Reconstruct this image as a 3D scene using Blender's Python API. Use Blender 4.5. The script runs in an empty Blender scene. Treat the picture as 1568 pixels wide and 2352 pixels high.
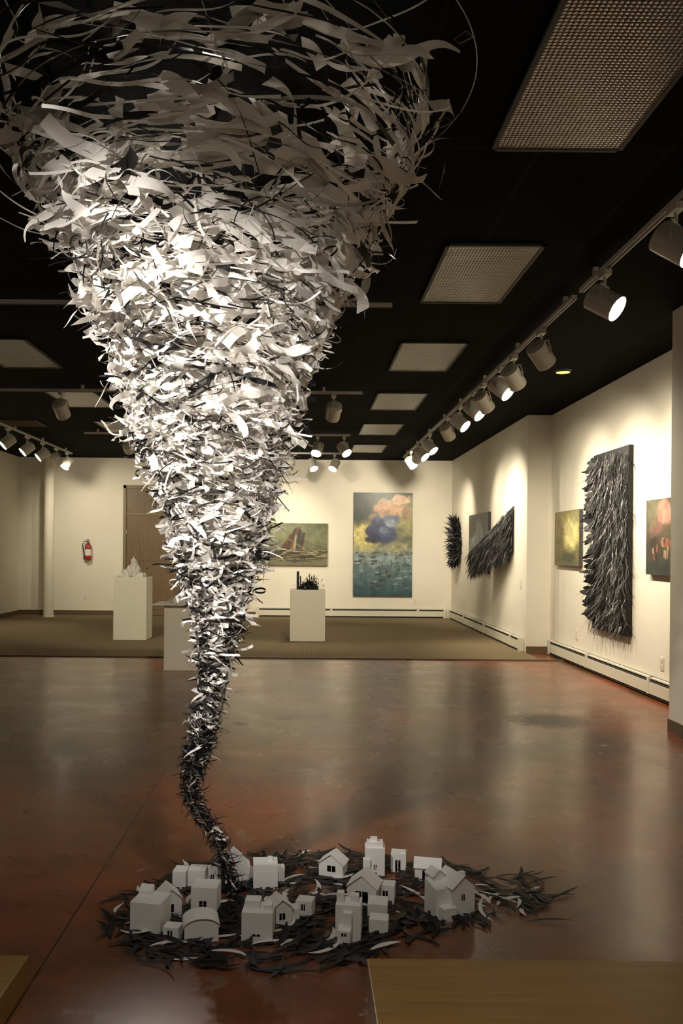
import bpy, math, random
import numpy as np
from mathutils import Vector, Matrix
random.seed(7); np.random.seed(7)
R=random.random
def U(a,b): return a+(b-a)*random.random()
sc=bpy.context.scene
COL=sc.collection
G=2.3
# ------------------------------------------------------------ materials
def mat(name,col=(.8,.8,.8),rough=.6,metal=0,emit=None,es=0,spec=.5):
    m=bpy.data.materials.new(name); m.use_nodes=True
    b=m.node_tree.nodes['Principled BSDF']
    b.inputs['Base Color'].default_value=(*col,1); b.inputs['Roughness'].default_value=rough
    b.inputs['Metallic'].default_value=metal; b.inputs['Specular IOR Level'].default_value=spec
    if emit: b.inputs['Emission Color'].default_value=(*emit,1); b.inputs['Emission Strength'].default_value=es
    return m
class NT:
    def __init__(s,m): s.m=m; s.t=m.node_tree; s.b=s.t.nodes['Principled BSDF']
    def n(s,ty,**k):
        x=s.t.nodes.new(ty)
        for a,v in k.items(): setattr(x,a,v)
        return x
    def l(s,a,b): s.t.links.new(a,b)
    def noise(s,scale,detail=4,rough=.55,vec=None):
        x=s.n('ShaderNodeTexNoise'); x.inputs['Scale'].default_value=scale
        x.inputs['Detail'].default_value=detail; x.inputs['Roughness'].default_value=rough
        s.l(vec if vec else s.coord(),x.inputs['Vector']); return x.outputs['Fac']
    def coord(s):
        if not hasattr(s,'c'): s.c=s.n('ShaderNodeTexCoord')
        return s.c.outputs['Object']
    def ramp(s,f,stops,interp='LINEAR'):
        r=s.n('ShaderNodeValToRGB'); e=r.color_ramp; e.interpolation=interp
        while len(e.elements)<len(stops): e.elements.new(.5)
        for i,(p,c) in enumerate(stops):
            e.elements[i].position=p; e.elements[i].color=(*c,1) if len(c)==3 else c
        s.l(f,r.inputs[0]); return r.outputs[0]
    def math(s,op,a,b=None,c=None):
        x=s.n('ShaderNodeMath',operation=op)
        for i,v in enumerate((a,b,c)):
            if v is None: continue
            if isinstance(v,(int,float)): x.inputs[i].default_value=v
            else: s.l(v,x.inputs[i])
        return x.outputs[0]
    def mix(s,f,a,b,ty='MIX'):
        x=s.n('ShaderNodeMixRGB',blend_type=ty)
        for i,v in enumerate((f,a,b)):
            if isinstance(v,(int,float)): x.inputs[i].default_value=v
            elif isinstance(v,tuple): x.inputs[i].default_value=(*v,1)
            else: s.l(v,x.inputs[i])
        return x.outputs[0]
    def bump(s,h,st=.2,d=.01):
        x=s.n('ShaderNodeBump'); x.inputs['Strength'].default_value=st; x.inputs['Distance'].default_value=d
        s.l(h,x.inputs['Height']); s.l(x.outputs[0],s.b.inputs['Normal'])
    def base(s,o): s.l(o,s.b.inputs['Base Color'])

def wall_mat():
    m=mat('wall_paint',(.74,.69,.55),.75); t=NT(m)
    t.base(t.ramp(t.noise(1.2,3),[(.3,(.73,.69,.585)),(.7,(.79,.75,.64))]))
    t.bump(t.noise(60,3),.15,.004); return m
def floor_mat():
    m=mat('stained_concrete',(.1,.04,.02),.3); t=NT(m)
    n1=t.noise(.8,4,.5); n2=t.noise(5,6,.65)
    c=t.ramp(n1,[(.35,(.10,.040,.017)),(.5,(.165,.055,.021)),(.66,(.29,.060,.021))])
    c=t.mix(.30,c,t.ramp(n2,[(.35,(.065,.030,.014)),(.65,(.28,.100,.040))]))
    sep=t.n('ShaderNodeSeparateXYZ'); t.l(t.coord(),sep.inputs[0]); X,Y=sep.outputs[0],sep.outputs[1]
    wear=t.ramp(t.noise(4.5,6,.62),[(.615,(0,0,0)),(.63,(1,1,1))])
    reg=t.ramp(t.noise(.55,2),[(.44,(0,0,0)),(.54,(1,1,1))])
    f=t.math('MULTIPLY',wear,reg); f=t.math('MULTIPLY',f,.75)
    c=t.mix(f,c,(.20,.18,.135))
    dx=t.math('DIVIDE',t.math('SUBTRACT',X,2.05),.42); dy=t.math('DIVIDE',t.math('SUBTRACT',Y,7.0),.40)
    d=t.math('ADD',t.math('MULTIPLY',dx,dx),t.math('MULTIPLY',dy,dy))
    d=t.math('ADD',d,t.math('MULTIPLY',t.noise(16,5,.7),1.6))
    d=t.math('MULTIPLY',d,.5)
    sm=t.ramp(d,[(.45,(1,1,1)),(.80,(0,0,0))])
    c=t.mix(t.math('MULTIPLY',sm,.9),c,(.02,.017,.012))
    l1=t.math('LESS_THAN',t.math('ABSOLUTE',t.math('ADD',X,.86)),.004)
    l2=t.math('LESS_THAN',t.math('ABSOLUTE',t.math('SUBTRACT',Y,5.93)),.009)
    ln=t.math('MAXIMUM',l1,l2); c=t.mix(t.math('MULTIPLY',ln,.85),c,(.012,.009,.007))
    t.base(c)
    r=t.ramp(t.noise(2.2,4),[(.3,(.25,)*3),(.7,(.32,)*3)]); r=t.mix(t.math('MAXIMUM',t.math('MULTIPLY',f,.6),t.math('MULTIPLY',sm,.7)),r,(.6,.6,.6)); t.l(r,t.b.inputs['Roughness'])
    t.b.inputs['Specular IOR Level'].default_value=.58
    t.b.inputs['Coat Weight'].default_value=.15; t.b.inputs['Coat Roughness'].default_value=.16
    h=t.math('SUBTRACT',t.noise(9,2),ln); t.bump(h,.03,.005); return m
def carpet_mat():
    m=mat('carpet',(.2,.15,.09),.95,spec=.1); t=NT(m)
    c=t.ramp(t.noise(160,3),[(.3,(.15,.11,.066)),(.7,(.30,.235,.145))])
    w=t.n('ShaderNodeTexWave'); w.inputs['Scale'].default_value=6; w.inputs['Distortion'].default_value=.6
    t.l(t.coord(),w.inputs['Vector'])
    c=t.mix(.22,c,t.ramp(w.outputs['Fac'],[(0,(.09,.07,.04)),(1,(.24,.19,.11))])); t.base(c)
    t.bump(t.noise(250,2),.5,.01); return m
def ceil_mat():
    m=mat('black_ceiling_tile',(.01,.01,.01),.9,spec=.06); t=NT(m)
    sep=t.n('ShaderNodeSeparateXYZ'); t.l(t.coord(),sep.inputs[0])
    a=t.math('ABSOLUTE',t.math('SUBTRACT',t.math('FRACT',t.math('DIVIDE',t.math('ADD',sep.outputs[0],8.67),.61)),.5))
    b=t.math('ABSOLUTE',t.math('SUBTRACT',t.math('FRACT',t.math('DIVIDE',t.math('ADD',sep.outputs[1],9.45),1.22)),.5))
    g=t.math('MAXIMUM',t.math('GREATER_THAN',a,.482),t.math('GREATER_THAN',b,.491))
    t.base(t.mix(g,t.ramp(t.noise(80,3),[(.3,(.0018,.0017,.0016)),(.7,(.004,.0037,.0034))]),(.009,.008,.0075))); 
    t.bump(t.noise(120,2),.3,.005); return m
def lens_mat():
    m=mat('prismatic_lens',(.42,.38,.32),.22,.7); t=NT(m)
    sep=t.n('ShaderNodeSeparateXYZ'); t.l(t.coord(),sep.inputs[0])
    fx=t.math('ABSOLUTE',t.math('SINE',t.math('MULTIPLY',sep.outputs[0],math.pi/.02)))
    fy=t.math('ABSOLUTE',t.math('SINE',t.math('MULTIPLY',sep.outputs[1],math.pi/.02)))
    h=t.math('MULTIPLY',fx,fy)
    t.base(t.ramp(h,[(.15,(.065,.061,.055)),(.75,(.46,.44,.40))])); t.bump(h,.35,.006); return m
def paper_mat(name,col,tr=.28):
    m=mat(name,col,.6); t=NT(m); t.bump(t.noise(60,3),.06,.002)
    tl=t.n('ShaderNodeBsdfTranslucent'); tl.inputs[0].default_value=(col[0]*.95,col[1]*.9,col[2]*.82,1)
    mx=t.n('ShaderNodeMixShader'); mx.inputs[0].default_value=tr
    out=[n for n in t.t.nodes if n.type=='OUTPUT_MATERIAL'][0]
    t.l(t.b.outputs[0],mx.inputs[1]); t.l(tl.outputs[0],mx.inputs[2]); t.l(mx.outputs[0],out.inputs[0]); return m
M={}
M['wall']=wall_mat(); M['floor']=floor_mat(); M['carpet']=carpet_mat(); M['ceil']=ceil_mat(); M['lens']=lens_mat()
M['white']=mat('white_metal',(.6,.58,.53),.45); M['heater']=mat('heater_enamel',(.68,.65,.54),.4)
M['heatdark']=mat('heater_fins',(.03,.03,.03),.6)
M['base']=mat('vinyl_base',(.12,.075,.04),.6)
M['can']=mat('lamp_can',(.62,.60,.55),.45); M['glow']=mat('lamp_glow',(1,1,1),.5,emit=(1,.88,.68),es=22)
M['candark']=mat('lamp_baffle',(.05,.05,.045),.6)
M['ped']=mat('pedestal_paint',(.74,.71,.60),.6)
M['pw']=paper_mat('white_paper',(.88,.86,.83)); M['pg']=mat('grey_paper',(.42,.41,.40),.6)
M['pb']=mat('black_paper',(.010,.010,.012),.5,spec=.35); M['house']=mat('house_paper',(.78,.77,.76),.7)
M['pg2']=mat('satin_black_paper',(.11,.108,.104),.33)
for k in('house','ped','white'):
    t=NT(M[k]); t.bump(t.noise(90,3),.06,.002)
M['door']=mat('door_wood',(.17,.10,.045),.45); t=NT(M['door'])
mp=t.n('ShaderNodeMapping'); mp.inputs['Scale'].default_value=(14,14,1); t.l(t.coord(),mp.inputs[0])
t.base(t.ramp(t.noise(2,4,.5,mp.outputs[0]),[(.3,(.13,.085,.042)),(.7,(.17,.115,.058))]))
M['frame']=mat('door_frame_paint',(.20,.15,.085),.5)
M['red']=mat('extinguisher_red',(.35,.02,.015),.3); M['label']=mat('paper_label',(.75,.72,.65),.6)
M['blk']=mat('black_rubber',(.01,.01,.01),.5); M['steel']=mat('steel_wire',(.35,.34,.32),.35,.9)
M['edge']=mat('canvas_edge',(.05,.045,.04),.7)
M['plate']=mat('outlet_plate',(.75,.72,.62),.4)
M['orange']=mat('warm_lamp',(1,.5,.2),.5,emit=(1,.36,.09),es=3)
M['wood']=mat('ledge_wood',(.16,.085,.02),.35); t=NT(M['wood'])
mp=t.n('ShaderNodeMapping'); mp.inputs['Scale'].default_value=(1,24,24); t.l(t.coord(),mp.inputs[0])
t.base(t.ramp(t.noise(2.2,5,.6,mp.outputs[0]),[(.3,(.17,.083,.015)),(.7,(.26,.138,.028))]))
# ------------------------------------------------------------ mesh builder
class MB:
    def __init__(s): s.v=[];s.f=[];s.mi=[];s.mats=[]
    def m(s,name):
        if name not in s.mats: s.mats.append(name)
        return s.mats.index(name)
    def quad(s,pts,mt):
        b=len(s.v); s.v+= [tuple(p) for p in pts]; s.f.append(tuple(range(b,b+len(pts)))); s.mi.append(s.m(mt))
    def box(s,x0,x1,y0,y1,z0,z1,mt,T=None):
        P=[Vector((x,y,z)) for z in(z0,z1) for y in(y0,y1) for x in(x0,x1)]
        if T: P=[T@p for p in P]
        b=len(s.v); s.v+=[tuple(p) for p in P]
        for f in((0,2,3,1),(4,5,7,6),(0,1,5,4),(2,6,7,3),(0,4,6,2),(1,3,7,5)):
            s.f.append(tuple(b+i for i in f)); s.mi.append(s.m(mt))
    def cyl(s,p0,p1,r0,r1,mt,n=20,cap0=None,cap1=None):
        p0=Vector(p0);p1=Vector(p1);d=(p1-p0).normalized();a=d.orthogonal().normalized();c=d.cross(a)
        b=len(s.v)
        for p,r in((p0,r0),(p1,r1)):
            for i in range(n):
                t=2*math.pi*i/n; s.v.append(tuple(p+(a*math.cos(t)+c*math.sin(t))*r))
        for i in range(n):
            j=(i+1)%n; s.f.append((b+i,b+j,b+n+j,b+n+i)); s.mi.append(s.m(mt))
        if cap0!='none': s.f.append(tuple(b+i for i in reversed(range(n)))); s.mi.append(s.m(cap0 or mt))
        if cap1!='none': s.f.append(tuple(b+n+i for i in range(n))); s.mi.append(s.m(cap1 or mt))
    def tube(s,pts,r,mt,n=6,closed=False):
        pts=[Vector(p) for p in pts]; N=len(pts); b=len(s.v)
        for k,p in enumerate(pts):
            d=(pts[(k+1)%N] if (k<N-1 or closed) else p)-(pts[k-1] if (k>0 or closed) else p)
            d.normalize(); up=Vector((0,0,1)) if abs(d.z)<.9 else Vector((1,0,0))
            a=d.cross(up).normalized(); c=d.cross(a)
            for i in range(n):
                t=2*math.pi*i/n; s.v.append(tuple(p+(a*math.cos(t)+c*math.sin(t))*r))
        for k in range(N if closed else N-1):
            k2=(k+1)%N
            for i in range(n):
                j=(i+1)%n; s.f.append((b+k*n+i,b+k*n+j,b+k2*n+j,b+k2*n+i)); s.mi.append(s.m(mt))
    def ribbon(s,p,t,n,L,W,mt,segs=7,curl=0,bend=0,twist=0,taper='none',shift=0,wave=0,tw2=0):
        """paper strip; curl>0 turns towards n (total rad), bend: in-plane, twist about tangent, wave: s-curve"""
        p=Vector(p);t=Vector(t).normalized();n=Vector(n); n=(n-t*n.dot(t)).normalized()
        b=len(s.v); st=L/segs; mi=s.m(mt); ph=random.random()*6.28; fr=3.5+5*random.random()
        for k in range(segs+1):
            u=k/segs
            if taper=='spike': w=W*min(1,.35+u*3)*(1-u)**.75+.0006
            elif taper=='both': w=W*math.sin(math.pi*min(max(u,.02),.98))**.7
            elif taper=='blob': w=W*(.45+.55*math.sin(math.pi*(.12+.76*u)))*(1+.15*math.sin(ph+u*7))
            else: w=W
            wd=t.cross(n)
            off=t*(shift*w if k in(0,segs) else 0)
            s.v.append(tuple(p+wd*w*.5+off)); s.v.append(tuple(p-wd*w*.5-off))
            if k<segs:
                i=b+2*k; s.f.append((i,i+1,i+3,i+2)); s.mi.append(mi)
            p=p+t*st
            cc=curl/segs+(wave*math.cos(ph+fr*u)*fr/segs if wave else 0)
            if cc: q=Matrix.Rotation(cc,3,wd); t=q@t; n=q@n
            if bend: q=Matrix.Rotation(bend/segs,3,n); t=q@t
            tt=twist/segs+(tw2*math.cos(ph*2+fr*u)*fr/segs if tw2 else 0)
            if tt: q=Matrix.Rotation(tt,3,t); n=q@n
            n=(n-t*n.dot(t)).normalized()
    def obj(s,name,smooth=False,loc=None,bevel=0,parent=None):
        me=bpy.data.meshes.new(name); 
        o_v=s.v
        if loc: o_v=[(x-loc[0],y-loc[1],z-loc[2]) for x,y,z in s.v]
        me.from_pydata(o_v,[],s.f); 
        for k in s.mats: me.materials.append(M[k])
        me.polygons.foreach_set('material_index',s.mi)
        if smooth: me.polygons.foreach_set('use_smooth',[True]*len(s.f))
        me.update(); o=bpy.data.objects.new(name,me); COL.objects.link(o)
        if loc: o.location=loc
        if bevel:
            md=o.modifiers.new('bevel','BEVEL'); md.width=bevel; md.segments=2; md.limit_method='ANGLE'
        if parent: o.parent=parent
        return o
def boxo(name,x0,x1,y0,y1,z0,z1,mt,bevel=0):
    b=MB(); b.box(x0,x1,y0,y1,z0,z1,mt); return b.obj(name,bevel=bevel)
# ------------------------------------------------------------ room
CH=3.29; YB=17.6; XL=-5.94; XF=3.07; XN=3.40; YF=-1.4
boxo('floor',XL-.2,XN+.4,YF-.1,YB+.2,-.1,0,'floor')
boxo('ceiling',XL-.2,XN+.4,YF-.1,YB+.2,CH,CH+.1,'ceil')
boxo('wall_back',XL-.2,XN+.4,YB,YB+.15,0,CH,'wall')
boxo('wall_left',XL-.15,XL,YF,YB,0,CH,'wall')
boxo('wall_right',XN,XN+.15,YF,11.65,0,CH,'wall')
boxo('wall_right_rear',XF,XN+.15,11.65,YB,0,CH,'wall')
boxo('wall_front',XL,XN,YF-.1,YF,0,CH,'wall')
boxo('wall_pilaster',2.87,XN,6.35,6.62,0,CH,'wall')
boxo('carpet',XL+.002,XF-.002,10.9,YB-.002,0,.012,'carpet')
boxo('trim_1',XL+.002,XN-.002,10.86,10.9,0,.016,'base')
boxo('baseboard_left',XL,XL+.012,0,YB,0.012,.1,'base')
boxo('baseboard_back',XL,-3.76,YB-.012,YB,.012,.11,'base')
boxo('baseboard_back_middle',-2.54,-1.0,YB-.012,YB,.012,.11,'base')
b=MB(); b.box(2.858,2.87,6.34,6.62,0,.1,'base'); b.box(2.858,XN,6.338,6.35,0,.1,'base'); b.obj('baseboard_pilaster')
b=MB(); b.box(XF,XN,11.638,11.65,0,.1,'base'); b.obj('baseboard_right')
def heater(name,p0,p1,nrm):
    b=MB(); p0=Vector((*p0,0));p1=Vector((*p1,0));d=(p1-p0);L=d.length;d.normalize();n=Vector((*nrm,0)); p0=p0+n*.001
    T=Matrix(((d.x,n.x,0,p0.x),(d.y,n.y,0,p0.y),(0,0,1,0),(0,0,0,1)))
    b.box(0,L,.0,.012,.02,.20,'heater',T); b.box(0,L,.0,.055,.188,.2,'heater',T)
    b.box(0,L,.052,.064,.045,.155,'heater',T); b.box(0,L,.02,.05,.06,.175,'heatdark',T)
    b.box(0,L,.0,.045,.014,.03,'heatdark',T)
    b.box(-.03,.03,0,.07,.014,.205,'heater',T); b.box(L-.03,L+.03,0,.07,.014,.205,'heater',T)
    x=1.5
    while x<L-.5: b.box(x,x+.05,.0,.067,.04,.2,'heater',T); x+=1.8
    b.obj(name)
heater('baseboard_heater',(-.95,YB),(2.93,YB),(0,-1))
heater('baseboard_heater',(XF,17.45),(XF,11.8),(-1,0))
heater('baseboard_heater',(XN,11.5),(XN,6.68),(-1,0))
# door
b=MB(); dx0,dx1,dh=-3.70,-2.60,2.66; Y1=YB-.002
b.box(dx0,dx1,YB-.03,YB-.004,.02,dh,'door')
b.box(dx0-.06,dx0,YB-.06,Y1,.012,dh+.06,'frame'); b.box(dx1,dx1+.06,YB-.06,Y1,.012,dh+.06,'frame'); b.box(dx0-.06,dx1+.06,YB-.06,Y1,dh,dh+.06,'frame')
b.box(dx0,dx1,YB-.045,YB-.02,2.10,2.13,'frame')
b.box(dx0+.12,dx1-.12,YB-.036,YB-.02,.14,.95,'door'); b.box(dx0+.12,dx1-.12,YB-.036,YB-.02,1.15,2.0,'door')
b.cyl((dx1-.09,YB-.04,1.0),(dx1-.09,YB-.10,1.0),.012,.012,'steel'); b.cyl((dx1-.09,YB-.10,1.0),(dx1-.22,YB-.10,1.0),.011,.011,'steel')
b.box(dx0+.0,dx0+.02,YB-.05,YB-.02,.4,.5,'steel'); b.box(dx0+.0,dx0+.02,YB-.05,YB-.02,1.7,1.8,'steel')
b.obj('door_1')
b=MB(); b.cyl((-5.13,17.0,.012),(-5.13,17.0,CH),.1,.1,'wall',32); b.cyl((-5.13,17.0,.012),(-5.13,17.0,.04),.115,.115,'wall',32); b.obj('support_column',smooth=False)
for (x0,x1) in((.86,1.47),(-3.15,-2.54)):
    for k in range(6):
        y0=2.75+2.44*k; b=MB()
        b.box(x0+.02,x1-.02,y0+.02,y0+1.2,CH-.012,CH-.004,'lens')
        for q in((x0,x0+.02,y0,y0+1.22),(x1-.02,x1,y0,y0+1.22),(x0,x1,y0,y0+.02),(x0,x1,y0+1.2,y0+1.22)): b.box(*q,CH-.016,CH,'candark')
        b.obj('fluorescent_ceiling_panel')
b=MB(); b.box(-4.9,-4.0,12.5,13.1,CH-.012,CH,'candark')
for k in range(8): b.box(-4.87,-4.03,12.54+k*.07,12.56+k*.07,CH-.02,CH-.01,'base')
b.obj('ceiling_air_vent')
b=MB(); b.cyl((2.68,8.8,CH-.02),(2.68,8.8,CH),.07,.09,'candark',24,cap0='orange'); b.obj('recessed_ceiling_light')
# ------------------------------------------------------------ track + lamps
def rail(x0,y0,x1,y1,drop=.05):
    b=MB(); p=Vector((x0,y0,0));q=Vector((x1,y1,0));d=q-p;L=d.length;d.normalize();n=Vector((-d.y,d.x,0))
    T=Matrix(((d.x,n.x,0,p.x),(d.y,n.y,0,p.y),(0,0,1,0),(0,0,0,1)))
    b.box(0,L,-.018,.018,CH-drop-.03,CH-drop,'white',T); b.box(0,L,-.007,.007,CH-drop-.034,CH-drop-.029,'candark',T)
    x=.2
    while x<L: b.box(x,x+.03,-.015,.015,CH-drop-.002,CH,'white',T); x+=1.4
    b.obj('track_rail')
def lamp(x,y,aim,on=True,P=60,ang=88,col=(1,.87,.66),drop=.05,hl=.2,r=.083,blend=1,sz=.06):
    b=MB(); z=CH-drop-.035; a=Vector(aim).normalized(); c=Vector((x,y,z-.2))
    b.box(x-.025,x+.025,y-.06,y+.06,z-.035,z,'white')
    b.cyl((x,y,z-.03),(x,y,z-.1),.01,.01,'white',10)
    side=a.cross(Vector((0,0,1)));side.normalize()
    top=Vector((x,y,z-.09))
    for s in(-1,1):
        b.tube([top,top+side*s*r*.8,c+side*s*(r+.008)+Vector((0,0,.04)),c+side*s*(r+.006)],.007,'white',6)
    back=c-a*hl*.5; fr=c+a*hl*.5
    b.cyl(back-a*.015,back,r*.6,r*.97,'can',28,cap1='none'); b.cyl(back,fr,r,r,'can',28,cap0='none',cap1='none')
    b.cyl(fr,fr-a*.02,r*1.0,r*.93,'can',28,cap0='none',cap1='none')
    b.cyl(fr-a*.02,fr-a*.05,r*.93,r*.86,'candark' if not on else 'can',28,cap0='none',cap1='none')
    b.cyl(fr-a*.052,fr-a*.05,r*.87,r*.87,'can',28,cap0='candark',cap1='glow' if on else 'candark')
    o=b.obj('track_light')
    if on and P>0:
        l=bpy.data.lights.new('bulb','SPOT'); l.energy=P*G; l.spot_size=math.radians(ang); l.spot_blend=blend
        l.color=col; l.shadow_soft_size=sz
        lo=bpy.data.objects.new('bulb',l); COL.objects.link(lo); lo.location=fr+a*.02
        lo.rotation_euler=a.to_track_quat('-Z','Y').to_euler(); lo.parent=o
def at(x,y,tx,ty,tz): return (tx-x,ty-y,tz-(CH-.285))
TX=1.92
rail(TX,1.2,TX,5.9); rail(TX,6.05,TX,11.3); rail(TX,11.45,TX,16.4)
lamp(TX,4.4,at(TX,4.4,3.2,3.3,1.7),P=60)
lamp(TX,5.44,at(TX,5.44,3.3,4.3,1.8),P=40)
lamp(TX,6.9,at(TX,6.9,3.4,8.1,1.6),P=85)
lamp(TX,7.8,at(TX,7.8,3.4,9.3,1.5),P=105)
lamp(TX,8.3,at(TX,8.3,3.4,7.1,1.4),P=75)
lamp(TX,9.1,at(TX,9.1,3.4,10.4,1.5),P=85)
lamp(TX,9.6,at(TX,9.6,3.4,8.3,1.3),P=75)
lamp(TX,10.5,at(TX,10.5,3.4,9.4,1.5),P=55)
lamp(TX,11.4,at(TX,11.4,3.1,12.9,1.5),P=75)
lamp(TX,13.0,at(TX,13.0,3.1,12.0,1.4),P=60)
lamp(TX,13.9,at(TX,13.9,3.1,12.8,1.5),P=60)
lamp(TX,14.4,at(TX,14.4,1.7,17.6,1.7),P=160)  # extra spot, added to brighten the back wall
lamp(TX,15.3,at(TX,15.3,3.1,16.2,1.5),P=70)
rail(-4.6,6.3,.64,6.3); rail(-4.2,9.8,.66,9.8); rail(-3.5,13.4,.72,13.4); rail(-.6,15.9,.7,15.9)
rail(-4.5,11.5,-4.5,16.3)
lamp(.33,9.8,at(.33,9.8,-.1,12.8,1.0),P=110,ang=65)
lamp(-2.83,9.8,at(-2.83,9.8,-2.6,12.9,.9),P=110,ang=62)
lamp(-.95,6.3,at(-.95,6.3,-1.3,9.9,.7),P=85,ang=55)  # added spot, hidden behind the tornado, lights the pedestal front
lamp(.20,13.4,(-.15,-.35,-.5),P=70,ang=70); lamp(.62,13.4,(.3,-.35,-.5),P=70,ang=70)
lamp(-.28,15.9,at(-.28,15.9,-.6,17.6,1.6),P=60); lamp(.14,15.9,(.25,-.35,-.6),P=25); lamp(.56,15.9,(-.3,-.35,-.6),P=25)
for y,dx in((12.8,-1.2),(13.7,-1.2),(14.5,-1.3),(16.0,-.5)):
    lamp(-4.5,y,(dx,-.7,-1.2),P=50)
lamp(-4.5,15.3,at(-4.5,15.3,-4.3,17.6,1.6),P=60); lamp(-2.8,13.4,at(-2.8,13.4,-3.0,17.6,1.5),P=75)
lamp(-1.0,13.4,at(-1.0,13.4,-.8,17.6,1.7),P=130)  # cross-rail spots aimed at the back wall are added for extra light there
rail(-2.6,1.1,1.2,1.1)  # unseen rail; its spots are added to brighten the tornado's front
WC=(1,.93,.84)
lamp(-1.75,1.1,at(-1.75,1.1,-.46,3.4,1.66),P=245,ang=46,col=WC,sz=.04,blend=.9)
lamp(.75,1.1,at(.75,1.1,-.30,3.4,1.45),P=100,ang=44,col=WC,sz=.04,blend=.9)
lamp(-.25,1.1,at(-.25,1.1,.1,3.2,-.4),P=36,ang=80,col=WC,sz=.05)  # unseen dim fill spot, added to lift the paper houses
lamp(-1.16,6.3,at(-1.16,6.3,-.4,3.4,2.2),P=190,ang=55,col=WC,sz=.03)
# ------------------------------------------------------------ wall fittings
def outlet(p,n):
    b=MB(); x,y,z=p
    if n=='y': b.box(x-.04,x+.04,y-.008,y,z-.06,z+.06,'plate'); b.box(x-.018,x+.018,y-.011,y,z+.008,z+.04,'white'); b.box(x-.018,x+.018,y-.011,y,z-.04,z-.008,'white')
    else: b.box(x-.008,x,y-.04,y+.04,z-.06,z+.06,'plate'); b.box(x-.011,x,y-.018,y+.018,z+.008,z+.04,'white'); b.box(x-.011,x,y-.018,y+.018,z-.04,z-.008,'white')
    b.obj('wall_outlet')
outlet((-4.55,YB,.38),'y'); outlet((2.33,YB,.35),'y'); outlet((XF,11.95,.95),'x'); outlet((XN,10.5,.38),'x'); outlet((XN,8.0,.35),'x')
b=MB(); ex,ey=-4.47,YB-.09
prof=[(0,1.16),(.055,1.165),(.068,1.19),(.068,1.42),(.06,1.46),(.035,1.49),(.022,1.50),(.022,1.53)]
for (r0,z0),(r1,z1) in zip(prof,prof[1:]): b.cyl((ex,ey,z0),(ex,ey,z1),max(r0,.001),r1,'red',24,cap0='none',cap1='none')
b.cyl((ex,ey,1.25),(ex,ey,1.38),.0695,.0695,'label',24,cap0='none',cap1='none')
b.cyl((ex,ey,1.52),(ex,ey,1.56),.024,.02,'steel'); b.box(ex-.015,ex+.015,ey-.10,ey+.02,1.565,1.58,'blk'); b.box(ex-.012,ex+.012,ey-.09,ey+.02,1.54,1.552,'blk')
b.tube([(ex-.02,ey,1.54),(ex-.09,ey,1.55),(ex-.12,ey,1.48),(ex-.10,ey,1.34),(ex-.085,ey,1.24)],.011,'blk',8); b.cyl((ex-.085,ey,1.25),(ex-.08,ey,1.17),.012,.02,'blk')
b.box(ex-.02,ex+.02,ey+.05,YB-.002,1.3,1.5,'steel'); b.cyl((ex,ey,1.43),(ex,ey,1.45),.0705,.0705,'steel')
b.obj('fire_extinguisher',smooth=False)
# ------------------------------------------------------------ paintings
def vnoise(w,h,sc_,seed,octv=4):
    rs=np.random.RandomState(seed); out=np.zeros((h,w)); amp=1; tot=0
    for o in range(octv):
        gw,gh=int(sc_[0]*2**o)+2,int(sc_[1]*2**o)+2
        g=rs.rand(gh,gw); xs=np.linspace(0,gw-1.001,w); ys=np.linspace(0,gh-1.001,h)
        xi=xs.astype(int); yi=ys.astype(int); fx=xs-xi; fy=ys-yi; fx=fx*fx*(3-2*fx); fy=fy*fy*(3-2*fy)
        a=g[np.ix_(yi,xi)]*(1-fx)+g[np.ix_(yi,xi+1)]*fx; c=g[np.ix_(yi+1,xi)]*(1-fx)+g[np.ix_(yi+1,xi+1)]*fx
        out+=amp*(a*(1-fy[:,None])+c*fy[:,None]); tot+=amp; amp*=.55
    return out/tot
class Paint:
    def __init__(s,w,h): s.w,s.h=w,h; s.a=np.zeros((h,w,3)); s.x,s.y=np.meshgrid(np.linspace(0,1,w),np.linspace(0,1,h))
    def bl(s,m,c): m=np.clip(m,0,1)[...,None]; s.a=s.a*(1-m)+np.array(c)/255.*m
    def grad(s,stops):
        for i in range(3): s.a[...,i]=np.interp(s.y,[q[0] for q in stops],[q[1][i]/255. for q in stops])
    def blob(s,cx,cy,rx,ry,c,soft=.3,amp=.6,sc_=5,seed=1,al=1):
        d=np.sqrt(((s.x-cx)/rx)**2+((s.y-cy)/ry)**2)+amp*(vnoise(s.w,s.h,(sc_,sc_*s.h/s.w),seed)-.5)*2
        s.bl(np.clip((1-d)/soft+.5,0,1)*al,c)
    def line(s,x0,y0,x1,y1,wd,c,al=1):
        dx,dy=x1-x0,y1-y0; A=s.h/s.w; L=dx*dx+dy*dy*A*A+1e-9
        t=np.clip(((s.x-x0)*dx+(s.y-y0)*dy*A*A)/L,0,1); d=np.sqrt((s.x-x0-t*dx)**2+((s.y-y0-t*dy)*A)**2)
        s.bl(np.clip((wd-d)/wd*2,0,1)*al,c)
    def rect(s,x0,y0,x1,y1,c,al=1): s.bl(((s.x>x0)&(s.x<x1)&(s.y>y0)&(s.y<y1))*al,c)
    def tex(s,amp,sc_,seed): s.a=np.clip(s.a*(1+amp*(vnoise(s.w,s.h,(sc_,sc_*s.h/s.w),seed)-.5)*2)[...,None],0,1)
pm=mat('oil_paint',(.5,.5,.5),.38); t=NT(pm); at_=t.n('ShaderNodeVertexColor',layer_name='Col'); t.base(at_.outputs[0]); t.bump(t.noise(70,3),.15,.003); M['paint']=pm
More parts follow.
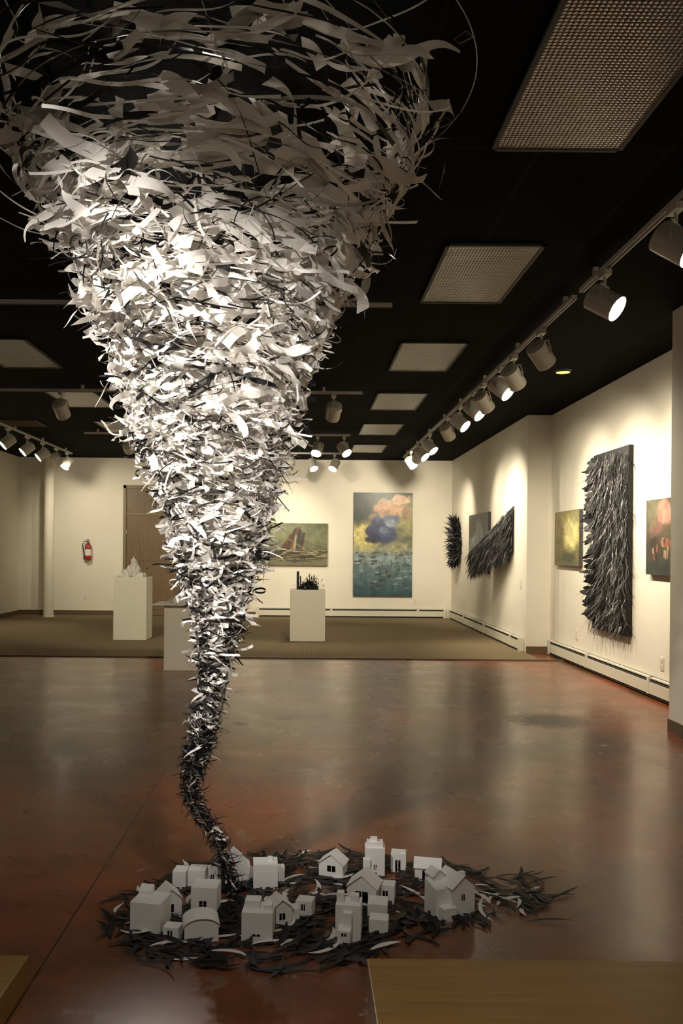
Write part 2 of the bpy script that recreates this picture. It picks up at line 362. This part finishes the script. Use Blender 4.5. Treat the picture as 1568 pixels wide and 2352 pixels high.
def painting(name,P,o,ux,W,H,nrm,th=.045):
    o=Vector(o);ux=Vector(ux);n=Vector(nrm); uz=Vector((0,0,-1)); w,h=P.w,P.h
    vs=[tuple(o+ux*W*i/(w-1)+uz*H*j/(h-1)) for j in range(h) for i in range(w)]
    fs=[(j*w+i,(j+1)*w+i,(j+1)*w+i+1,j*w+i+1) for j in range(h-1) for i in range(w-1)]
    mi=[0]*len(fs); b0=len(vs)
    q=[o,o+ux*W,o+ux*W+uz*H,o+uz*H]
    vs+=[tuple(p) for p in q]+[tuple(p-n*th) for p in q]
    for i in range(4): j=(i+1)%4; fs.append((b0+i,b0+j,b0+4+j,b0+4+i)); mi.append(1)
    fs.append((b0+4,b0+5,b0+6,b0+7)); mi.append(1)
    me=bpy.data.meshes.new(name); me.from_pydata(vs,[],fs); me.materials.append(M['paint']); me.materials.append(M['edge'])
    me.polygons.foreach_set('material_index',mi)
    ca=me.color_attributes.new('Col','FLOAT_COLOR','POINT'); lin=np.where(P.a<=.04045,P.a/12.92,((P.a+.055)/1.055)**2.4)
    c=np.ones((len(vs),4)); c[:w*h,:3]=lin.reshape(-1,3); c[w*h:,:3]=.05; ca.data.foreach_set('color',c.ravel())
    me.update(); ob=bpy.data.objects.new(name,me); COL.objects.link(ob); return ob
rs=np.random.RandomState(3)
P=Paint(130,230); P.grad([(0,(46,56,54)),(.12,(74,82,68)),(.3,(118,116,84)),(.5,(104,108,92)),(.62,(118,134,132)),(.8,(88,112,118)),(1,(54,78,88))])
P.blob(.12,.42,.26,.13,(214,200,124),.7,.5,3,11,.85); P.blob(.95,.25,.3,.16,(150,148,104),.7,.5,3,12,.8); P.blob(.05,.14,.25,.14,(40,52,50),.6,.5,3,13,.9)
P.blob(.60,.16,.22,.085,(196,148,114),.35,.8,7,14,.85); P.blob(.76,.07,.14,.05,(216,176,140),.35,.7,7,15,.85); P.blob(.36,.24,.10,.03,(190,140,108),.4,.6,6,16,.6); P.blob(.9,.18,.07,.08,(160,106,80),.4,.6,7,26,.5); P.blob(.5,.19,.12,.03,(130,100,86),.5,.7,8,28,.6)
P.blob(.55,.28,.24,.065,(84,98,124),.3,.6,7,17,1); P.blob(.40,.37,.20,.10,(52,62,94),.3,.6,7,18,1); P.blob(.58,.42,.18,.07,(62,76,106),.3,.6,7,19,.95)
P.blob(.62,.30,.1,.035,(160,166,180),.5,.7,8,20,.7); P.blob(.34,.45,.14,.05,(36,42,64),.4,.5,6,21,.9); P.blob(.5,.36,.08,.03,(128,138,164),.5,.7,9,27,.6)
P.blob(.72,.53,.22,.05,(190,184,136),.5,.7,5,22,.6); P.blob(.22,.54,.2,.04,(170,166,126),.5,.7,5,23,.5); P.blob(.5,.66,.5,.05,(142,160,162),.5,.6,5,29,.7)
for k in range(90):
    x,y=rs.rand(),.57+rs.rand()**1.5*.36; w=.02+.10*rs.rand(); h=.004+.014*rs.rand()
    c=[(40,44,42),(70,60,48),(150,164,164),(46,54,60),(116,108,80),(160,172,174)][rs.randint(6)]; P.rect(x,y,x+w,y+h,c,.65)
for k in range(30):
    x,y=rs.rand(),.62+rs.rand()*.3; P.line(x,y,x+.01,y+.03+.03*rs.rand(),.006,(54,60,58),.7)
P.tex(.28,14,24)
painting('smoke_cloud_painting',P,(1.03,YB-.05,2.61),(1,0,0),1.22,2.15,(0,-1,0))
P=Paint(150,100); P.grad([(0,(90,96,70)),(.4,(112,116,86)),(.62,(94,96,74)),(1,(110,108,84))])
P.blob(.3,.15,.4,.2,(126,130,98),.8,.4,3,31,.7)
for (x0,y0,x1,y1,w,c) in((.28,.7,.42,.3,.04,(96,64,44)),(.34,.7,.5,.16,.045,(66,52,42)),(.42,.7,.55,.12,.04,(116,82,56)),(.5,.7,.56,.2,.045,(54,60,58)),(.56,.68,.62,.25,.035,(66,50,40)),(.47,.68,.50,.3,.02,(170,156,122)),(.24,.72,.34,.5,.04,(80,54,38))):
    P.line(x0,y0,x1,y1,w,c,.95)
P.blob(.45,.76,.5,.13,(48,44,34),.4,.6,7,32,.85); P.blob(.85,.72,.2,.05,(82,84,66),.5,.6,6,35,.7)
for k in range(70):
    x,y=rs.rand(),.62+.25*rs.rand(); a=(rs.rand()-.5)*.5; l=.1+.2*rs.rand(); c=[(36,32,24),(150,140,108),(116,104,74),(56,50,38),(164,154,118),(76,60,44)][rs.randint(6)]
    P.line(x,y,x+l,y+a*l,.005+.005*rs.rand(),c,.85)
P.line(.36,.35,.85,.8,.006,(150,142,104)); P.line(.6,.4,.98,.62,.006,(80,70,50)); P.line(.2,.8,.45,.6,.008,(156,144,104))
P.tex(.2,12,33); painting('shipwreck_landscape_painting',P,(-.83,YB-.05,1.96),(1,0,0),1.32,.88,(0,-1,0))
P=Paint(70,90); P.grad([(0,(120,112,50)),(.4,(170,160,84)),(.7,(112,108,52)),(1,(84,86,60))])
P.blob(.65,.42,.3,.28,(226,216,150),.7,.5,4,41,.9); P.blob(.1,.5,.28,.6,(92,80,34),.6,.6,4,42,.8); P.blob(.5,.85,.4,.08,(52,58,44),.4,.7,6,43,.8); P.blob(.85,.15,.2,.12,(150,150,110),.6,.5,4,44,.7)
for k in range(30):
    x,y=rs.rand(),.6+.35*rs.rand(); P.line(x,y,x+.02,y-.12*rs.rand(),.012,[(60,50,30),(190,170,90),(120,130,110)][rs.randint(3)],.7)
P.tex(.25,9,45); painting('yellow_glow_painting',P,(XN-.05,11.3,1.93),(0,-1,0),1.0,.70,(-1,0,0))
P=Paint(70,90); P.grad([(0,(92,88,70)),(.4,(96,86,70)),(.6,(66,58,50)),(1,(50,54,50))])
P.blob(.62,.18,.24,.16,(196,140,124),.5,.8,5,51,.8); P.blob(.40,.38,.2,.09,(122,84,78),.5,.7,5,52,.8); P.blob(.7,.58,.2,.05,(160,96,70),.5,.6,6,53,.7); P.blob(.2,.14,.22,.2,(112,108,84),.5,.5,5,56,.8); P.blob(.25,.6,.14,.08,(50,42,38),.5,.5,5,57,.8)
for k in range(26):
    x,y=rs.rand(),.5+.22*rs.rand(); P.rect(x,y,x+.04,y+.12*rs.rand()+.03,[(44,32,28),(160,100,76),(166,144,116),(80,60,50)][rs.randint(4)],.8)
P.blob(.5,.9,.7,.08,(44,50,48),.5,.5,6,54,.9); P.tex(.25,9,55)
painting('burning_city_painting',P,(XN-.05,8.28,1.91),(0,-1,0),.66,.72,(-1,0,0))
P=Paint(60,60); P.grad([(0,(60,66,70)),(.5,(90,100,104)),(1,(88,60,40))]); P.blob(.45,.35,.3,.25,(150,166,176),.5,.7,5,61,.9); P.blob(.5,.75,.4,.15,(150,90,50),.5,.6,5,62,.9); P.blob(.15,.2,.2,.2,(50,46,44),.5,.6,5,63,.9); P.tex(.25,9,64)
painting('stormy_sky_painting',P,(XF-.05,15.5,2.06),(0,-1,0),1.6,1.03,(-1,0,0))
# ------------------------------------------------------------ black paper reliefs
b=MB(); b.box(XN-.05,XN-.002,8.74,9.80,.53,2.52,'pb')
for k in range(1500):
    y=U(8.75,9.80); z=U(.62,2.5); u=(9.8-y)/1.05
    side=-1 if y<9.3 else 1
    t=Vector((-U(.0,.14),side*U(.05,.7)*(abs(y-9.3)*1.6+.15),-1)) 
    b.ribbon((XN-.052-U(0,.02),y,z),t,(-1,U(-.8,.8),0),U(.14,.34),U(.006,.018),'pb' if R()<.48 else 'pg2',9,curl=U(-.5,.2),bend=U(-.8,.8),wave=.4,taper='spike')
for k in range(60):
    y=U(8.75,9.7); b.ribbon((XN-.05,y,.6),(-U(.0,.1),U(-.2,.5),-1),(-1,0,0),U(.09,.16),U(.008,.014),'pb',5,curl=U(-.3,.3),taper='spike')
for k in range(30):
    y=U(8.76,9.2); z=U(.6,2.5); b.ribbon((XN-.05,8.76,z),(-U(.0,.1),-1,-U(.5,2)),(-1,0,0),U(.06,.12),U(.006,.012),'pb',5,curl=U(-.3,.3),taper='spike')
for k in range(120):
    z=U(.62,2.48); b.ribbon((XN-.05,U(9.66,9.8),z),(-U(.25,.6),1,U(-.7,.2)),(-1,0,U(-.5,.5)),U(.12,.20),U(.04,.075),'pb',7,curl=U(-.8,.8),taper='both')
b.v=[(min(x,XN-.002),y,z) for x,y,z in b.v]
b.obj('black_paper_relief')
b=MB(); cy,cz=16.75,1.60
for k in range(900):
    a=U(0,2*math.pi); rr=U(.18,.34); rad=Vector((0,math.cos(a),math.sin(a)*1.3))
    p=Vector((XF-.02,cy,cz))+rad*rr+Vector((-U(0,.10),0,0))
    t=rad*U(.2,1)+Vector((-U(.1,.8),0,0))+Vector((0,-rad.z,rad.y))*U(-.2,.9)
    b.ribbon(p,t,(U(-1,1),U(-1,1),U(-1,1)),U(.10,.24),U(.02,.045),'pb' if R()<.85 else 'pg2',5,curl=U(-1,1),taper='spike')
b.tube([(XF-.035,cy+.25*math.cos(a*.2618),cz+.33*math.sin(a*.2618)) for a in range(24)],.03,'pb',8,True)
b.v=[(min(x,XF-.002),y,z) for x,y,z in b.v]
b.obj('black_paper_wreath')
b=MB(); A=Vector((XF-.02,12.35,1.74)); B=Vector((2.76,13.75,1.27))
def wingp(u,v):
    c=A.lerp(B,u); hh=.33*(1-.55*u); return c+Vector((0,0,(v-.5)*2*hh))
for i in range(10):
    u0,u1=i/10,(i+1)/10
    b.quad([wingp(u0,0),wingp(u1,0),wingp(u1,1),wingp(u0,1)],'pb')
    b.quad([wingp(u0,1)+Vector((0,0,0)),wingp(u1,1),Vector((XF-.001,wingp(u1,1).y,wingp(u1,1).z)),Vector((XF-.001,wingp(u0,1).y,wingp(u0,1).z))],'pb')
d=(B-A).normalized()
for k in range(2600):
    u=R()**.9; v=U(-.02,.98); p=wingp(u,v)+Vector((-U(0,.05),0,0))
    t=d*U(.1,.7)+Vector((-U(.05,.35),-U(-.1,.25),-U(.25,1.0)*(1.4-.5*v)))
    b.ribbon(p,t,(-1,-.6,U(-.3,.3)),U(.14,.26),U(.010,.022),'pb' if R()<.72 else 'pg2',6,curl=U(-.7,.1),bend=U(-.3,.3),taper='spike')
b.v=[(min(x,XF-.002),y,z) for x,y,z in b.v]
b.obj('black_feathered_wing_sculpture')
# ------------------------------------------------------------ pedestals + sculptures
def pedestal(x0,x1,y0,y1,h,top=None):
    b=MB(); b.box(x0,x1,y0,y1,.0125 if y0>10.9 else 0,h,'ped')
    if top: b.box(x0-top,x1+top,y0-.05,y1+.05,h,h+.015,'ped')
    return b.obj('pedestal',bevel=.004)
pedestal(-2.88,-2.38,12.8,13.3,.965); pedestal(-1.60,-1.07,9.7,10.2,.75,.13); pedestal(-.205,.33,12.84,13.36,.79)
def crystals(name,cx,cy,z,w,hmax,mt,n,spiky=0):
    b=MB()
    for k in range(n):
        a=U(0,6.28); rr=abs(random.gauss(0,.45)); x=cx+math.cos(a)*rr*w*.5; y=cy+math.sin(a)*rr*w*.4
        h=hmax*max(.12,(1-rr*.9))*U(.4,1); s=U(.008,.022)*w/.3
        T=Matrix.Translation((x,y,z))@Matrix.Rotation(U(0,1.5),4,'Z')
        if R()<.6:
            b.box(-s,s,-s,s,0,h,mt,T); 
            if R()<.5: b.cyl(T@Vector((0,0,h)),T@Vector((0,0,h+s*1.6)),s,.001,mt,4)
        else: b.cyl(T@Vector((0,0,0)),T@Vector((U(-.02,.02),0,h)),s*1.4,.002,mt,5)
    for k in range(n):
        a=U(0,6.28); p=Vector((cx+math.cos(a)*w*.3*R(),cy+math.sin(a)*w*.3*R(),z+.01)); t=Vector((math.cos(a),math.sin(a),U(.1,1.2 if spiky else .5)))
        b.ribbon(p,t,(0,0,1),U(.08,.2)*w/.4,U(.01,.03),mt,5,curl=U(-1.2,1.2),taper='spike')
    return b
def fin(b,z,name):
    b.v=[(x,y,max(q,z+.001)) for x,y,q in b.v]; b.obj(name)
b=crystals('',-2.63,13.05,.965,.44,.28,'pw',70); b.box(-2.8,-2.46,12.93,13.17,.965,1.02,'pw'); fin(b,.965,'white_paper_city_sculpture')
b=crystals('',-1.34,9.95,.765,.42,.24,'pw',70); b.box(-1.5,-1.18,9.83,10.07,.765,.82,'pw'); fin(b,.765,'white_paper_city_sculpture')
b=crystals('',.07,13.1,.79,.42,.17,'pb',70,1); b.box(-.11,-.07,13.05,13.09,.79,1.07,'pb'); b.box(-.06,-.04,13.05,13.09,.79,1.0,'pb')
for k in range(160):
    p=Vector((.1+random.gauss(0,.07),13.1+random.gauss(0,.06),.81+abs(random.gauss(0,.06)))); b.ribbon(p,(U(-1,1),U(-1,1),U(0,1)),(0,0,1),U(.05,.14),.012,'pb',5,curl=U(-2,2),taper='both')
fin(b,.79,'black_paper_debris_sculpture')
b=MB(); b.box(.21,2.86,1.0,2.68,0,.10,'wood'); b.obj('wooden_ledge',bevel=.004)
b=MB(); b.box(-3.2,-.86,1.0,2.68,0,.10,'wood'); b.obj('wooden_ledge',bevel=.004)
# ------------------------------------------------------------ TORNADO
CY=3.4; K=CY/1940
prof=[(185,-20,1000),(250,0,995),(340,10,975),(400,40,940),(470,80,893),(600,168,822),(700,200,780),(800,250,732),(900,285,697),(1000,300,665),(1100,352,641),(1200,388,622),(1300,405,592),(1400,438,572),(1500,447,538),(1600,447,522),(1700,420,498),(1800,408,468),(1850,420,474),(1900,456,512),(1950,490,530),(2000,503,545),(2060,524,560)]
ZZ=[];CX=[];RR=[]
for y,l,r in prof:
    v=y-1265; u=(l+r)/2-698+.009*v; ZZ.append(1.39-(v-.009*((l+r)/2-698))*K); CX.append(u*K); RR.append((r-l)/2*K)
ZZ=np.array(ZZ[::-1]);CX=np.array(CX[::-1]);RR=np.array(RR[::-1]); ZZ[0]=0.01
cx=lambda z: float(np.interp(z,ZZ,CX)); rd=lambda z: float(np.interp(z,ZZ,RR))
b=MB()
def place(z,th,k=1.0):
    r=rd(z)*k; return Vector((cx(z)+r*math.cos(th),CY+r*math.sin(th),z)),Vector((math.cos(th),math.sin(th),0)),Vector((-math.sin(th),math.cos(th),0))
def strips(n,z0,z1,lf,wf,blackp,taps,inn=(.8,1.0),slope=.25,curlr=.5,tw=.8,outp=.1,clampL=1.3,wave=.35,tw2=.3,segs=10,tilt=.5,bd=.5):
    zs=np.linspace(z0,z1,60); w=np.array([rd(z) for z in zs]); w=w/w.sum(); c=np.cumsum(w)
    for k in range(n):
        z=float(np.interp(R(),c,zs))+U(-.02,.02); th=U(0,2*math.pi); p,rad,tan=place(z,th,U(*inn)); r=max(rd(z),.03)
        L=min(U(*lf),r*clampL*2+.06); sgn=1 if R()<.6 else -1
        t=tan*sgn+Vector((0,0,random.gauss(0,slope)-.06*sgn))+rad*random.gauss(.02,outp)
        q=R(); mt='pb' if q<blackp else ('pg' if q<blackp+.05 else 'pw')
        n_=rad+Vector((0,0,random.gauss(-.15,tilt)))
        W=U(*wf)*(.75 if mt=='pb' else 1)
        b.ribbon(p,t,n_,L,W,mt,segs,curl=-L/r*U(.5,1.2)+random.gauss(0,curlr),bend=random.gauss(0,bd),twist=random.gauss(0,tw),taper=taps[int(R()*len(taps))],shift=U(-.45,.45),wave=wave*U(0,1.3),tw2=tw2*U(0,1.3))
SL=['none','blob','none']
strips(270,2.66,3.15,(.12,.32),(.025,.065),.05,SL,(.88,1.0),.16,.4,.7,.04,1,.5,.5,14,.7,.6)
strips(330,2.60,3.17,(.2,.5),(.005,.013),.40,['none','spike'],(.85,1.02),.22,.5,1.0,.05,1,.6,.5,18)
strips(460,2.30,2.80,(.10,.26),(.022,.055),.06,SL,(.86,1.0),.20,.5,.8,.06,1.3,.55,.55,12,.8,.7)
strips(420,2.2,2.8,(.12,.34),(.005,.012),.40,['none','none','spike'],(.86,1.03),.3,.7,1.2,.08,1.3,.6,.7,14)
strips(840,1.85,2.40,(.07,.18),(.017,.044),.07,SL,(.8,1.0),.25,.6,1.0,.09,1.3,.6,.6,10,.8,.7)
strips(800,1.7,2.4,(.08,.22),(.005,.011),.40,['none','none','spike'],(.82,1.04),.35,1.3,1.5,.12,1.3,.8,.8,12)
strips(1100,1.38,1.95,(.05,.14),(.013,.032),.10,SL,(.72,1.0),.32,.8,1.2,.14,1.3,.7,.7,10,.9,.8)
strips(1000,1.3,1.95,(.07,.17),(.004,.010),.38,['none','none','spike'],(.78,1.04),.4,1.6,1.5,.16,1.3,.8,.9,12)
strips(900,1.05,1.45,(.04,.11),(.010,.024),.18,SL,(.6,1.0),.4,.9,1.2,.2,1.3,.6,.7,9,.9,.7)
strips(600,.95,1.45,(.06,.13),(.006,.013),.55,['spike','spike','none'],(.65,1.0),.45,1.2,1.0,.25)
strips(460,.70,1.08,(.04,.08),(.008,.016),.34,['none','spike'],(.4,.95),.5,.9,1.0,.3,2)
strips(420,.55,1.08,(.05,.11),(.008,.015),.82,['spike'],(.4,.9),.5,.9,.8,.4,2)
strips(260,.03,.70,(.025,.055),(.005,.012),.58,['none','spike'],(.1,.7),.6,1.0,1.0,.4,3)
strips(640,.02,.70,(.045,.095),(.008,.014),.94,['spike'],(.1,.7),.5,.8,.8,.5,3)
for k in range(260):
    z=U(1.2,2.9); p,rad,tan=place(z,U(0,6.28),1.0)
    b.ribbon(p,tan+Vector((0,0,U(-1,1))),rad,U(.08,.16),U(.005,.010),'pw' if R()<.6 else 'pb',18,curl=U(4,7)*(1 if R()<.5 else -1),twist=U(-1,1))
for k in range(60):
    z=U(2.75,3.2); th0=U(0,6.28); kk=U(.92,1.04); arc=U(.8,2.2); w=U(.003,.010); ph=U(0,6); mt='pw' if R()<.6 else 'pb'; tilt=U(-.12,.12)
    base=len(b.v); mi=b.m(mt); N=24
    for i in range(N+1):
        a=th0+arc*i/N; zz=min(3.22,z+tilt*i/N+.015*math.sin(ph+i*.6)); p,rad,tan=place(zz,a,kk+.03*math.sin(ph+i*.4))
        wd=Vector((0,0,1))*math.cos(ph+i*.2)+rad*math.sin(ph+i*.2); b.v.append(tuple(p+wd*w)); b.v.append(tuple(p-wd*w))
        if i<N: j=base+2*i; b.f.append((j,j+1,j+3,j+2)); b.mi.append(mi)
for z in(3.2,3.0,2.75,2.5,2.2,1.9,1.6,1.35,1.1):
    b.tube([place(z,a*math.pi/24,.93)[0] for a in range(48)],.0025,'steel',5,True)
for s in range(4):
    pts=[];
    for i in range(60):
        z=3.2-i*3.15/59; p,_,_=place(z,s*math.pi/2+i*.03,.85); pts.append(p)
    b.tube(pts,.0025,'steel',5)
for a in range(6):
    p,_,_=place(3.2,a*math.pi/3,.93); b.tube([p,p+Vector((0,0,CH-3.201))],.0015,'steel',5)
RW=1.03; c0=cx(3.2)
b.tube([(c0+RW*math.cos(a),CY+RW*math.sin(a),3.25) for a in [(-1.3+i*.05) for i in range(40)]],.0022,'steel',5)
for a in(-.35,.25):
    p=Vector((c0+RW*math.cos(a),CY+RW*math.sin(a),3.25)); b.tube([p,p+Vector((-.03,0,.02)),p+Vector((-.07,.02,.0)),p+Vector((-.05,.01,-.02)),p],.002,'steel',5)
b.v=[(x,y,min(max(z,.004),CH-.004)) for x,y,z in b.v]
b.obj('paper_tornado_sculpture',smooth=True)
# ------------------------------------------------------------ leaf bed on the floor
poly=[(-.13,2.74),(-.40,2.80),(-.60,2.92),(-.70,3.08),(-.78,3.31),(-.55,3.55),(-.52,3.70),(-.2,3.84),(.21,3.88),(.55,3.8),(.77,3.68),(1.0,3.42),(.85,3.25),(.67,3.16),(.4,3.02),(.16,2.85)]
def inside(x,y):
    c=False; n=len(poly); j=n-1
    for i in range(n):
        xi,yi=poly[i];xj,yj=poly[j]
        if (yi>y)!=(yj>y) and x<(xj-xi)*(y-yi)/(yj-yi)+xi: c=not c
        j=i
    return c
b=MB(); cnt=0
while cnt<760:
    x,y=U(-.8,1.1),U(2.7,3.9)
    if not inside(x,y): continue
    cnt+=1; a=math.atan2(y-3.3,(x-.1)*.6)+math.pi/2*(1 if R()<.75 else -1)+random.gauss(0,.5)
    L=U(.09,.19); z=U(.004,.016); mt='pb' if R()<.91 else 'pw'
    b.ribbon((x-math.cos(a)*L*.5,y-math.sin(a)*L*.5,z),(math.cos(a),math.sin(a),U(-.02,.06)),(0,0,1),L,U(.014,.026),mt,9,curl=U(-.05,.28),bend=U(.8,1.9)*(1 if R()<.8 else -1),taper='both')
for k in range(14):
    x=U(.78,.98); y=U(3.15,3.66); a=U(-.6,1.0)
    b.ribbon((x,y,.006),(math.cos(a),math.sin(a),.02),(0,0,1),U(.12,.2),.017,'pb',9,curl=.1,bend=U(-1.6,1.2),taper='both')
b.v=[(x,y,max(z,.002)) for x,y,z in b.v]
b.obj('paper_leaf_debris')
# ------------------------------------------------------------ paper houses
def part(b,T,x,y,w,d,h,roof='flat',rh=.04,hole=None,z0=0):
    x0,x1,y1=x-w/2,x+w/2,y+d; m='house'
    def q(*p): b.quad([T@Vector(v) for v in p],m)
    z1=z0+h
    if hole:
        a0,a1,c0,c1=hole; a0=x0+a0*w;a1=x0+a1*w;c0=z0+c0*h;c1=z0+c1*h
        q((x0,y,z0),(a0,y,z0),(a0,y,z1),(x0,y,z1)); q((a1,y,z0),(x1,y,z0),(x1,y,z1),(a1,y,z1))
        q((a0,y,z0),(a1,y,z0),(a1,y,c0),(a0,y,c0)); q((a0,y,c1),(a1,y,c1),(a1,y,z1),(a0,y,z1))
        mx=(a0+a1)/2; q((mx-.0015,y+.001,c0),(mx+.0015,y+.001,c0),(mx+.0015,y+.001,c1),(mx-.0015,y+.001,c1))
    else: q((x0,y,z0),(x1,y,z0),(x1,y,z1),(x0,y,z1))
    q((x1,y,z0),(x1,y1,z0),(x1,y1,z1),(x1,y,z1)); q((x1,y1,z0),(x0,y1,z0),(x0,y1,z1),(x1,y1,z1)); q((x0,y1,z0),(x0,y,z0),(x0,y,z1),(x0,y1,z1))
    e=.006; t=.002
    if roof=='flat': q((x0,y,z1),(x1,y,z1),(x1,y1,z1),(x0,y1,z1))
    elif roof=='gable':
        zr=z1+rh; q((x0,y,z1),(x1,y,z1),(x,y,zr)); q((x1,y1,z1),(x0,y1,z1),(x,y1,zr))
        dz=e*rh/(w/2)
        q((x0-e,y-e,z1-dz),(x,y-e,zr),(x,y1+e,zr),(x0-e,y1+e,z1-dz)); q((x,y-e,zr),(x1+e,y-e,z1-dz),(x1+e,y1+e,z1-dz),(x,y1+e,zr))
    elif roof=='gablex':
        ym=(y+y1)/2; zr=z1+rh; dz=e*rh/(d/2)
        q((x0,y,z1),(x0,ym,zr),(x0,y1,z1)); q((x1,y,z1),(x1,y1,z1),(x1,ym,zr))
        q((x0-e,y-e,z1-dz),(x1+e,y-e,z1-dz),(x1+e,ym,zr),(x0-e,ym,zr)); q((x0-e,ym,zr),(x1+e,ym,zr),(x1+e,y1+e,z1-dz),(x0-e,y1+e,z1-dz))
    elif roof=='shed':
        zr=z1+rh; q((x0,y,z1),(x1,y,z1),(x1,y1,zr),(x0,y1,zr)); q((x0,y1,z1),(x0,y,z1),(x0,y1,zr)); q((x1,y,z1),(x1,y1,z1),(x1,y1,zr)); q((x0,y1,z1),(x1,y1,z1),(x1,y1,zr),(x0,y1,zr))
    elif roof=='barrel':
        n=10; ps=[(x-math.cos(math.pi*i/n)*(w/2+e),z1+math.sin(math.pi*i/n)*rh) for i in range(n+1)]
        for i in range(n): q((ps[i][0],y-e,ps[i][1]),(ps[i+1][0],y-e,ps[i+1][1]),(ps[i+1][0],y1+e,ps[i+1][1]),(ps[i][0],y1+e,ps[i][1]))
        b.quad([T@Vector((p[0],y,p[1])) for p in ps],m); b.quad([T@Vector((p[0],y1,p[1])) for p in reversed(ps)],m)
def house(X,Y,rot,parts):
    b=MB(); T=Matrix.Translation((X,Y,.001))@Matrix.Rotation(math.radians(rot),4,'Z')
    for p in parts: part(b,T,*p[:5],**p[5])
    b.obj('paper_house')
win=(.3,.62,.3,.72); dr=(.4,.65,.0,.6)
house(-.56,3.04,-12,[(0,0,.115,.11,.115,{}),(-.03,.07,.05,.03,.13,dict(roof='shed',rh=.015))])
house(-.487,3.18,22,[(0,0,.08,.09,.075,dict(roof='gable',rh=.035,hole=win))])
house(-.37,3.22,-5,[(0,0,.10,.09,.10,dict(hole=(.32,.6,.18,.5)))])
house(-.50,3.46,-6,[(0,0,.055,.07,.07,{})]); house(-.43,3.46,-4,[(0,0,.07,.07,.075,{})]); house(-.366,3.50,-8,[(0,0,.045,.05,.06,dict(hole=win))])
house(-.35,2.99,10,[(0,0,.12,.09,.05,dict(roof='barrel',rh=.035))])
house(-.46,2.99,-10,[(0,0,.058,.05,.05,dict(hole=(.3,.6,.4,.8)))])
house(-.245,3.51,28,[(0,0,.07,.09,.095,dict(roof='gable',rh=.035)),(.05,.02,.03,.04,.05,{})])
house(-.145,3.45,4,[(0,0,.10,.09,.105,{}),(.065,.05,.03,.04,.075,{}),(.02,.04,.02,.02,.12,{})])
house(-.155,2.99,-4,[(0,0,.11,.10,.105,dict(hole=(.35,.6,.2,.28))),(-.02,.03,.055,.05,.135,{}),(.035,.02,.03,.05,.125,{})])
house(-.068,3.12,18,[(0,0,.075,.08,.07,dict(roof='gable',rh=.03,hole=(.35,.65,.35,.7))),(.05,.01,.04,.05,.055,{})])
house(.01,3.18,-14,[(0,0,.062,.06,.068,dict(hole=(.35,.6,.5,.85)))])
house(.125,3.58,-18,[(0,0,.105,.08,.065,dict(roof='gable',rh=.038,hole=(.35,.7,.45,.85)))])
house(.165,2.98,-8,[(0,.02,.09,.08,.13,{}),(-.03,.04,.025,.03,.165,{}),(.02,.05,.03,.03,.155,{}),(-.01,-.03,.045,.05,.06,dict(hole=(.3,.7,.7,.88))),(.0,.0,.03,.02,.11,{})])
house(.235,3.28,-16,[(0,0,.115,.10,.085,dict(roof='gable',rh=.045,hole=(.28,.72,.3,.8)))])
house(.335,3.33,-12,[(0,0,.065,.06,.072,dict(hole=win))])
house(.315,3.62,-4,[(0,0,.085,.08,.115,dict(hole=(.45,.6,.2,.4))),(0,.015,.07,.05,.135,{}),(-.005,.03,.03,.012,.155,{}),(-.035,-.01,.03,.03,.07,{})])
house(.42,3.66,-10,[(0,0,.065,.06,.08,dict(hole=(.3,.65,.0,.65))),(.02,.01,.02,.02,.09,{})])
house(.53,3.55,-12,[(0,0,.105,.08,.062,dict(roof='gablex',rh=.03,hole=(.3,.55,.1,.8))),(.035,-.02,.03,.03,.04,dict(roof='gable',rh=.015))])
house(.60,3.20,24,[(.02,0,.10,.12,.12,dict(roof='gable',rh=.04,hole=(.4,.55,.55,.75))),(-.05,.03,.07,.08,.11,dict(roof='shed',rh=.02)),(-.045,-.01,.06,.05,.05,{}),(.03,.02,.02,.02,.165,{}),(-.04,.08,.05,.05,.145,dict(roof='gable',rh=.02))])
house(.28,3.05,-10,[(0,0,.068,.06,.058,dict(roof='flat',hole=(.35,.55,.1,.35)))])
house(.29,3.20,-10,[(0,0,.075,.05,.05,dict(roof='shed',rh=.015))])
# ------------------------------------------------------------ world & camera
w=bpy.data.worlds.new('world'); sc.world=w; w.use_nodes=True
w.node_tree.nodes['Background'].inputs[0].default_value=(.02,.025,.035,1); w.node_tree.nodes['Background'].inputs[1].default_value=.3
cam=bpy.data.cameras.new('camera'); co=bpy.data.objects.new('camera',cam); COL.objects.link(co)
co.location=(0,0,1.39); co.rotation_euler=(math.pi/2,-.009,0)
cam.sensor_width=36; cam.sensor_fit='AUTO'; cam.lens=29.7; cam.shift_x=86/2352; cam.shift_y=89/2352; cam.clip_start=.05
sc.camera=co
sc.view_settings.view_transform='Standard'; sc.view_settings.look='None'; sc.view_settings.exposure=0
